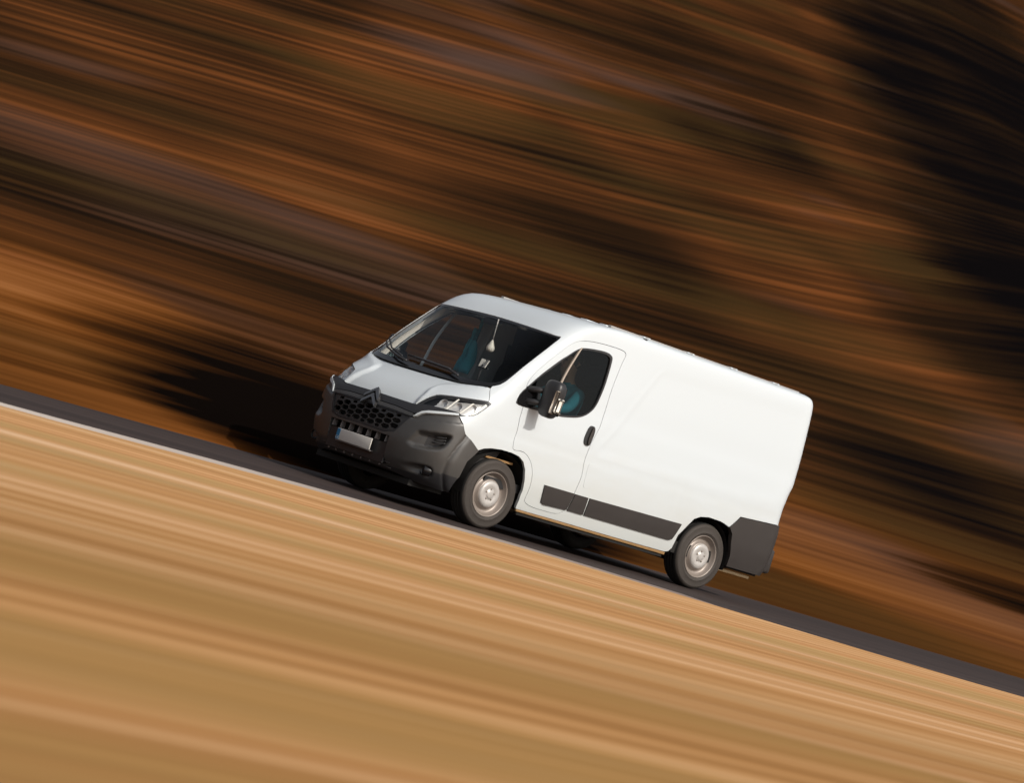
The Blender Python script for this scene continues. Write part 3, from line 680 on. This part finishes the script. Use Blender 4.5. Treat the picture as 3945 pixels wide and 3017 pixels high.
# ------------------------------------------------------------------ the driver
def skinned(name, joints, edges, root, sub=2):
    me = bpy.data.meshes.new(name); me.from_pydata([j[0] for j in joints], edges, []); o = bpy.data.objects.new(name, me); COL.objects.link(o)
    o.modifiers.new('skin', 'SKIN'); lay = me.skin_vertices[0].data
    for i, j in enumerate(joints):
        r = j[1] if isinstance(j[1], tuple) else (j[1], j[1]); lay[i].radius = r; lay[i].use_root = (i == root)
    m = o.modifiers.new('sub', 'SUBSURF'); m.levels = sub; m.render_levels = sub
    dg = bpy.context.evaluated_depsgraph_get(); dg.update()
    me2 = bpy.data.meshes.new_from_object(o.evaluated_get(dg)); me2.name = name
    bpy.data.objects.remove(o); me2.polygons.foreach_set('use_smooth', [True] * len(me2.polygons)); return me2
SKIN = pmat('skin', (.42, .24, .16), .5, wear=.1); HAIR = pmat('dark_hair', (.03, .02, .015), .6, wear=.2); DENIM = pmat('dark_trousers', (.03, .035, .05), .9, wear=.2)
bx, by = 1.96, -.47
J = [((bx, by, 1.00), (.15, .12)), ((bx + .02, by, 1.20), (.155, .11)), ((bx + .03, by, 1.42), (.18, .12)), ((bx + .02, by, 1.55), (.10, .08)), ((bx - .01, by, 1.62), .055), ((bx - .05, by, 1.70), (.085, .092)), ((bx - .05, by, 1.80), (.100, .105)), ((bx - .04, by, 1.87), (.075, .08))]
E_ = [(0, 1), (1, 2), (2, 3), (3, 4), (4, 5), (5, 6), (6, 7)]
def limb(a, pts):
    for p, r in pts:
        J.append((p, r)); E_.append((a, len(J) - 1)); a = len(J) - 1
    return a
for sg in (-1, 1):
    limb(2, [((bx + .02, by + sg * .20, 1.50), .072), ((bx - .17, by + sg * .26, 1.33), .055), ((bx - .38, by + sg * .25, 1.29), .043), ((bx - .62, by + sg * .21, 1.30), .032)])
    limb(0, [((bx - .08, by + sg * .10, 1.01), .095), ((bx - .50, by + sg * .13, 1.06), .075), ((bx - .58, by + sg * .13, .80), .058), ((bx - .64, by + sg * .13, .58), .045), ((bx - .80, by + sg * .13, .55), .04)])
pm = skinned('person', J, E_, 0)
po = link('person', pm, [SKIN, TEAL, DENIM]); tag(po, 'person in a teal long-sleeved top driving behind the near side window', 'person')
for p in pm.polygons:
    c = p.center
    p.material_index = 2 if c.z < 1.09 and c.x < bx + .2 and c.z < 1.02 + .12 * (c.x < bx - .1) else (1 if c.z < 1.585 and not (c.x < bx - .60 and c.z > 1.15) else 0)
# face, hair, hands
fx = bx - .05
MB().lathe([(.001, .115), (.05, .108), (.088, .075), (.101, .02), (.098, -.03), (.085, -.06)], 24, Matrix.Translation((fx + .028, by, 1.812)) @ Matrix.Rotation(R(32), 4, 'Y') @ Matrix.Rotation(R(90), 4, 'X')).build('hair', HAIR, po)
MB().tube([(fx - .095, by, 1.80), (fx - .118, by, 1.765), (fx - .095, by, 1.755)], [.010, .016, .010], 8).build('nose', SKIN, po)
for sg in (-1, 1):
    MB().lathe([(.001, .012), (.009, .008), (.012, 0)], 10, Matrix.Translation((fx - .085, by + sg * .033, 1.798)) @ Matrix.Rotation(R(90), 4, 'Z')).build('eye', pmat('eye_dark', (.05, .04, .03), .2), po)
    MB().tube([(fx + .01, by + sg * .092, 1.81), (fx + .02, by + sg * .105, 1.79), (fx + .008, by + sg * .094, 1.755)], [.010, .016, .008], 8).build('ear', SKIN, po)
    hx, hy, hz = bx - .64, by + sg * .21, 1.30
    hj = [((hx, hy, hz), .030), ((hx - .05, hy, hz - .015), (.032, .022))]; he = [(0, 1)]
    for k, ln in enumerate((.9, 1.0, .95, .8)):
        yy = hy + (k - 1.5) * .019; a = 1
        for p in ((hx - .085, yy, hz - .005), (hx - .085 - .025 * ln, yy, hz - .03), (hx - .075 - .01 * ln, yy, hz - .058)):
            hj.append((p, .0095)); he.append((a, len(hj) - 1)); a = len(hj) - 1
    a = 0
    for p in ((hx - .03, hy - sg * .035, hz + .01), (hx - .07, hy - sg * .045, hz + .018)):
        hj.append((p, .011)); he.append((a, len(hj) - 1)); a = len(hj) - 1
    link('hand', skinned('hand', hj, he, 0, 1), SKIN, po)
MB().tube([(fx - .088, by - .022, 1.728), (fx - .094, by, 1.726), (fx - .088, by + .022, 1.728)], .006, 6).build('mouth', pmat('lips', (.35, .14, .11), .5), po)
# patches of darker scrub and painted-in van shadow (negative) and paler grass (positive) on the slopes: (x - 2.6 z), z, radii, amount
PATCH = [(23, 16.5, 7, 9, -.16), (22, 6.5, 5, 2.2, -.09), (20, 3, 5, 1.5, -.05), (3.9, .62, 3.0, .42, -.17), (2.6, .20, 3.0, .28, -.24), (4.2, .35, 2.4, .35, -.10), (19.8, .86, 4, .22, -.15),  # low entries beside the nose deepen the van's cast shadow in the colour
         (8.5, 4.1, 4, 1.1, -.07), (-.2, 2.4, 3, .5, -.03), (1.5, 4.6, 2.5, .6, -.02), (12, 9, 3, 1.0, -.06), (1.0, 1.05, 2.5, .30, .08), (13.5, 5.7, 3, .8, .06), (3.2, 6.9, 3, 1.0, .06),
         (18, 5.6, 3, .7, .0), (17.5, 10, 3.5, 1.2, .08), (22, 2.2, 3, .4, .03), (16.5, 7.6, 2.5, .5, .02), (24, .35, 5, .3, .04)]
# ------------------------------------------------------------------ the land: field, road, verge, hillside
def smooth_poly(tab):
    f = _pchip([t[0] for t in tab], [t[1] for t in tab]); return f
y_near = smooth_poly([(-400, -3.7), (-40, -3.7), (-6.5, -3.55), (-3, -2.9), (0, -2.65), (2, -3.3), (5, -4.25), (20, -4.6), (400, -4.6)])
y_far = smooth_poly([(-400, 1.2), (-40, .3), (-6, .45), (-2, 1.2), (1, 1.7), (8, .9), (15, .1), (40, -.2), (400, -.2)])
def ramp(N, stops, interp='LINEAR'):
    r = N.new('ShaderNodeValToRGB'); r.color_ramp.interpolation = interp
    e = r.color_ramp.elements
    while len(e) < len(stops): e.new(.5)
    for k, (p, c) in enumerate(stops): e[k].position = p; e[k].color = (*c, 1)
    return r
def streak_noise(N, L, along, across, fa, fc, seed, detail=3, rough=.55):
    cb = N.new('ShaderNodeCombineXYZ')
    for src, f, i in ((along, fa, 0), (across, fc, 1)):
        m = N.new('ShaderNodeMath'); m.operation = 'MULTIPLY'; m.inputs[1].default_value = f; L.new(src, m.inputs[0]); L.new(m.outputs[0], cb.inputs[i])
    cb.inputs[2].default_value = seed
    n = N.new('ShaderNodeTexNoise'); n.inputs['Scale'].default_value = 1; n.inputs['Detail'].default_value = detail; n.inputs['Roughness'].default_value = rough
    L.new(cb.outputs[0], n.inputs['Vector']); return n.outputs['Fac']
def math_(N, L, op, a, b=None, c=None):
    m = N.new('ShaderNodeMath'); m.operation = op
    for i, q in enumerate((a, b, c)):
        if q is None: continue
        if isinstance(q, (int, float)): m.inputs[i].default_value = q
        else: L.new(q, m.inputs[i])
    return m.outputs[0]
def mixc(N, L, f, a, b, mode='MIX'):
    m = N.new('ShaderNodeMix'); m.data_type = 'RGBA'; m.blend_type = mode
    for i, q in ((0, f), (6, a), (7, b)):
        if isinstance(q, (int, float)): m.inputs[i].default_value = q
        elif isinstance(q, tuple): m.inputs[i].default_value = (*q, 1)
        else: L.new(q, m.inputs[i])
    return m.outputs[2]
def pos_nodes(t):
    N, L = t.nodes, t.links; g = N.new('ShaderNodeNewGeometry'); s = N.new('ShaderNodeSeparateXYZ'); L.new(g.outputs['Position'], s.inputs[0]); return N, L, s.outputs['X'], s.outputs['Y'], s.outputs['Z']
def blob(N, L, a, b, ca, cb_, ra, rb_):
    """soft elliptical patch, 1 inside"""
    d1 = math_(N, L, 'MULTIPLY', math_(N, L, 'SUBTRACT', a, ca), 1 / ra); d2 = math_(N, L, 'MULTIPLY', math_(N, L, 'SUBTRACT', b, cb_), 1 / rb_)
    q = math_(N, L, 'ADD', math_(N, L, 'MULTIPLY', d1, d1), math_(N, L, 'MULTIPLY', d2, d2))
    mr = N.new('ShaderNodeMapRange'); mr.interpolation_type = 'SMOOTHSTEP'; mr.inputs['From Min'].default_value = 1.6; mr.inputs['From Max'].default_value = .15
    L.new(q, mr.inputs['Value']); return mr.outputs[0]
def field_mat():
    m, t, b = new_mat('dry_field'); N, L, x, y, z = pos_nodes(t)
    n1 = streak_noise(N, L, x, y, .026, 1.0, 1.3, 2); n2 = streak_noise(N, L, x, y, .06, 5.5, 5.1, 3, .65); n3 = streak_noise(N, L, x, y, .025, .26, 9.7, 1)
    v = math_(N, L, 'ADD', math_(N, L, 'MULTIPLY', n1, .42), math_(N, L, 'MULTIPLY', n2, .58))
    c = ramp(N, [(.36, FIELD[0]), (.46, FIELD[1]), (.54, FIELD[2]), (.64, FIELD[3])]); L.new(v, c.inputs[0])
    mr = N.new('ShaderNodeMapRange'); mr.inputs['From Min'].default_value = .40; mr.inputs['From Max'].default_value = .60; L.new(n3, mr.inputs['Value'])
    n4 = streak_noise(N, L, x, y, .03, .8, 31.7, 2); m4 = N.new('ShaderNodeMapRange'); m4.inputs['From Min'].default_value = .50; m4.inputs['From Max'].default_value = .64; m4.inputs['To Max'].default_value = .7; L.new(n4, m4.inputs['Value'])
    col = mixc(N, L, math_(N, L, 'MULTIPLY', mr.outputs[0], .5), c.outputs[0], FIELD[4]); col = mixc(N, L, m4.outputs[0], col, FIELD[5])
    # paler cut grass beside the road, ochre stubble further out; fine stalks
    my = N.new('ShaderNodeMapRange'); my.interpolation_type = 'SMOOTHSTEP'; my.inputs['From Min'].default_value = -3.5; my.inputs['From Max'].default_value = -15; L.new(math_(N, L, 'ADD', y, math_(N, L, 'MULTIPLY_ADD', n3, 6, -3)), my.inputs['Value'])
    n6 = streak_noise(N, L, x, y, .10, 15, 41.7, 2, .6)
    col = mixc(N, L, 1.0, col, mixc(N, L, my.outputs[0], (1.12, 1.14, 1.18), (.85, .77, .67)), 'MULTIPLY')
    rf = ramp(N, [(.30, (.72, .68, .62)), (.50, (1, 1, 1)), (.70, (1.18, 1.2, 1.22))]); L.new(n6, rf.inputs[0])
    col = mixc(N, L, .75, col, mixc(N, L, 1.0, col, rf.outputs[0], 'MULTIPLY'))
    L.new(col, b.inputs['Base Color']); b.inputs['Roughness'].default_value = .9; b.inputs['Specular IOR Level'].default_value = 0
    bp = N.new('ShaderNodeBump'); bp.inputs['Strength'].default_value = .25; bp.inputs['Distance'].default_value = .05; L.new(n2, bp.inputs['Height']); L.new(bp.outputs[0], b.inputs['Normal'])
    return m
FIELD = [(0.310, 0.1712, 0.0710), (0.429, 0.2457, 0.1086), (0.512, 0.3252, 0.1678), (0.637, 0.4476, 0.2850), (0.438, 0.2137, 0.0897), (0.349, 0.2297, 0.0965)]
def road_mat():
    m, t, b = new_mat('asphalt'); N, L, x, y, z = pos_nodes(t)
    n1 = streak_noise(N, L, x, y, .06, 1.6, 2.2, 3); n2 = streak_noise(N, L, x, y, .04, .5, 7.2, 1)
    c = ramp(N, [(.30, (.020, .014, .013)), (.55, (.042, .029, .026)), (.72, (.070, .052, .046))]); L.new(math_(N, L, 'ADD', math_(N, L, 'MULTIPLY', n1, .6), math_(N, L, 'MULTIPLY', n2, .4)), c.inputs[0])
    L.new(c.outputs[0], b.inputs['Base Color']); b.inputs['Roughness'].default_value = .85; b.inputs['Specular IOR Level'].default_value = .2
    return m
def line_mat():
    m, t, b = new_mat('worn_line_paint'); N, L, x, y, z = pos_nodes(t)
    n1 = streak_noise(N, L, x, y, .15, 9, 3.3, 3)
    mr = N.new('ShaderNodeMapRange'); mr.inputs['From Min'].default_value = -7; mr.inputs['From Max'].default_value = 2.5; mr.inputs['To Min'].default_value = .05; mr.inputs['To Max'].default_value = .95; L.new(x, mr.inputs['Value'])
    f = math_(N, L, 'ADD', mr.outputs[0], math_(N, L, 'MULTIPLY', math_(N, L, 'SUBTRACT', n1, .5), .5)); f = math_(N, L, 'MINIMUM', math_(N, L, 'MAXIMUM', f, 0), 1)
    L.new(mixc(N, L, f, (.60, .53, .47), (.16, .11, .085)), b.inputs['Base Color']); b.inputs['Roughness'].default_value = .8
    return m
def slope_mat():
    """one cover for verge and hillside: dry grass low down, brown and olive scrub above, lying in strata that climb along +x"""
    m, t, b = new_mat('autumn_slope'); N, L, x, y, z = pos_nodes(t)
    xr = math_(N, L, 'ADD', math_(N, L, 'MULTIPLY_ADD', y, -.9, 5.0), x)
    xr = math_(N, L, 'MAXIMUM', math_(N, L, 'MINIMUM', xr, 24), -24)
    mk = N.new('ShaderNodeMapRange'); mk.interpolation_type = 'SMOOTHSTEP'; mk.inputs['From Min'].default_value = 0.2; mk.inputs['From Max'].default_value = 9; mk.inputs['To Max'].default_value = .145; L.new(z, mk.inputs['Value'])
    c = math_(N, L, 'SUBTRACT', z, math_(N, L, 'MULTIPLY', xr, mk.outputs[0])); a = x
    n1 = streak_noise(N, L, a, c, .040, 2.6, 1.7, 2, .5); n2 = streak_noise(N, L, a, c, .060, 14, 4.1, 3, .6); n3 = streak_noise(N, L, a, c, .030, .55, 8.3, 1)
    v = math_(N, L, 'ADD', math_(N, L, 'ADD', math_(N, L, 'MULTIPLY', n1, .34), math_(N, L, 'MULTIPLY', n2, .44)), math_(N, L, 'MULTIPLY', n3, .22))
    n7 = streak_noise(N, L, a, c, .11, .42, 52.3, 2, .5)                      # clumps of scrub
    v = math_(N, L, 'ADD', math_(N, L, 'MULTIPLY', v, .74), math_(N, L, 'MULTIPLY', n7, .26))
    sh = None
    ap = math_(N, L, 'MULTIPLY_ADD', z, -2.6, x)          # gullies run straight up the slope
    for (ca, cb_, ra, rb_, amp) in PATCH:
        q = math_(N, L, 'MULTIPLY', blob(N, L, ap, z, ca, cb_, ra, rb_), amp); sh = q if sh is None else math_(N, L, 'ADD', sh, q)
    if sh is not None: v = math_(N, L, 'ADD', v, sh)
    v = math_(N, L, 'MULTIPLY_ADD', v, 1.30, -.155)
    mv = N.new('ShaderNodeMapRange'); mv.interpolation_type = 'SMOOTHSTEP'; mv.inputs['From Min'].default_value = .34; mv.inputs['From Max'].default_value = .50; L.new(v, mv.inputs['Value'])
    rv = ramp(N, VERGE); rh = ramp(N, HILL); L.new(v, rv.inputs[0]); L.new(v, rh.inputs[0])
    mr = N.new('ShaderNodeMapRange'); mr.interpolation_type = 'SMOOTHSTEP'; mr.inputs['From Min'].default_value = .7; mr.inputs['From Max'].default_value = 2.0
    L.new(math_(N, L, 'ADD', z, math_(N, L, 'MULTIPLY_ADD', n1, 1.6, -.8)), mr.inputs['Value'])
    col = mixc(N, L, mr.outputs[0], rv.outputs[0], rh.outputs[0])
    # a little mauve heather and olive in places
    n4 = streak_noise(N, L, a, c, .06, .7, 15.1, 2); m4 = N.new('ShaderNodeMapRange'); m4.inputs['From Min'].default_value = .55; m4.inputs['From Max'].default_value = .72; m4.inputs['To Max'].default_value = .8; L.new(n4, m4.inputs['Value'])
    col = mixc(N, L, math_(N, L, 'MULTIPLY', m4.outputs[0], mv.outputs[0]), col, (.066, .040, .032))
    n5 = streak_noise(N, L, a, c, .06, .9, 25.1, 2); m5 = N.new('ShaderNodeMapRange'); m5.inputs['From Min'].default_value = .52; m5.inputs['From Max'].default_value = .66; m5.inputs['To Max'].default_value = .6; L.new(n5, m5.inputs['Value'])
    col = mixc(N, L, math_(N, L, 'MULTIPLY', m5.outputs[0], mv.outputs[0]), col, (.030, .020, .007))
    L.new(col, b.inputs['Base Color']); b.inputs['Roughness'].default_value = .95; b.inputs['Specular IOR Level'].default_value = 0
    bp = N.new('ShaderNodeBump'); bp.inputs['Strength'].default_value = .3; bp.inputs['Distance'].default_value = .2; L.new(n1, bp.inputs['Height']); L.new(bp.outputs[0], b.inputs['Normal'])
    return m
def terr(x, y):
    d = y - y_far(x)
    if d <= 0: return .03
    z = .03 + .085 * d
    if d > 7: z += .028 * (d - 7) ** 2 if d < 12 else .70 + .28 * (d - 12)
    return z
def sheet(name, xs, yfun, ts, zf, mat):
    vs = []; fs = []; n = len(ts)
    for x in xs:
        for tt in ts: y = yfun(x, tt); vs.append((x, y, zf(x, y)))
    for i in range(len(xs) - 1):
        for j in range(n - 1): fs.append((i * n + j, (i + 1) * n + j, (i + 1) * n + j + 1, i * n + j + 1))
    me = bpy.data.meshes.new(name); me.from_pydata(vs, [], fs); me.update(); me.polygons.foreach_set('use_smooth', [True] * len(fs))
    if me.polygons[0].normal.z < 0: me.flip_normals()
    o = link(name, me, mat); o['kind'] = 'structure'; return o
XS = [-400, -250, -150, -100, -70] + [x * .5 for x in range(-100, 81)] + [45, 50, 60, 70, 80, 100, 120, 150, 200, 300, 400]
road = sheet('road', XS, lambda x, t: (y_near(x) - .22) * (1 - t) + (y_far(x) + .8) * t, [0, .25, .5, .75, 1], lambda x, y: 0.0, road_mat())
def zfield(x, y):
    d = y_near(x) - y; return .006 - (.05 + .05 * math.sin(y * .9 + .5 * math.sin(x * .11))) * min(1, max(0, d - .12) / 6)
field = sheet('field', XS, lambda x, t: y_near(x) - t, [0, .12, .3, .6, 1, 1.5, 2, 2.5, 3, 3.5, 4, 4.5, 5, 5.5, 6, 6.5, 7, 7.5, 8, 9, 10, 11, 12, 13, 14, 15, 16, 17, 18, 20, 24, 30, 40, 60, 100, 200, 400], zfield, field_mat())
for v_ in field.data.vertices:
    if abs(v_.co.y - y_near(v_.co.x)) < 1e-4: v_.co.z = .0052
line = sheet('road_marking', [x * .5 for x in range(-160, 5)], lambda x, t: y_near(x) - .06 + .62 * t, [0, .5, 1], lambda x, y: .004, line_mat())
VERGE = [(.26, (0.004, 0.0027, 0.0022)), (.38, (0.036, 0.0135, 0.0040)), (.47, (0.085, 0.0288, 0.0066)), (.56, (0.150, 0.0522, 0.0119)), (.70, (0.240, 0.0936, 0.0277))]
HILL = [(.28, (0.0029, 0.0024, 0.0027)), (.40, (0.0137, 0.0072, 0.0036)), (.48, (0.0333, 0.0136, 0.0053)), (.55, (0.0627, 0.0227, 0.0072)), (.63, (0.1225, 0.0408, 0.0117)), (.74, (0.1862, 0.0698, 0.0251))]
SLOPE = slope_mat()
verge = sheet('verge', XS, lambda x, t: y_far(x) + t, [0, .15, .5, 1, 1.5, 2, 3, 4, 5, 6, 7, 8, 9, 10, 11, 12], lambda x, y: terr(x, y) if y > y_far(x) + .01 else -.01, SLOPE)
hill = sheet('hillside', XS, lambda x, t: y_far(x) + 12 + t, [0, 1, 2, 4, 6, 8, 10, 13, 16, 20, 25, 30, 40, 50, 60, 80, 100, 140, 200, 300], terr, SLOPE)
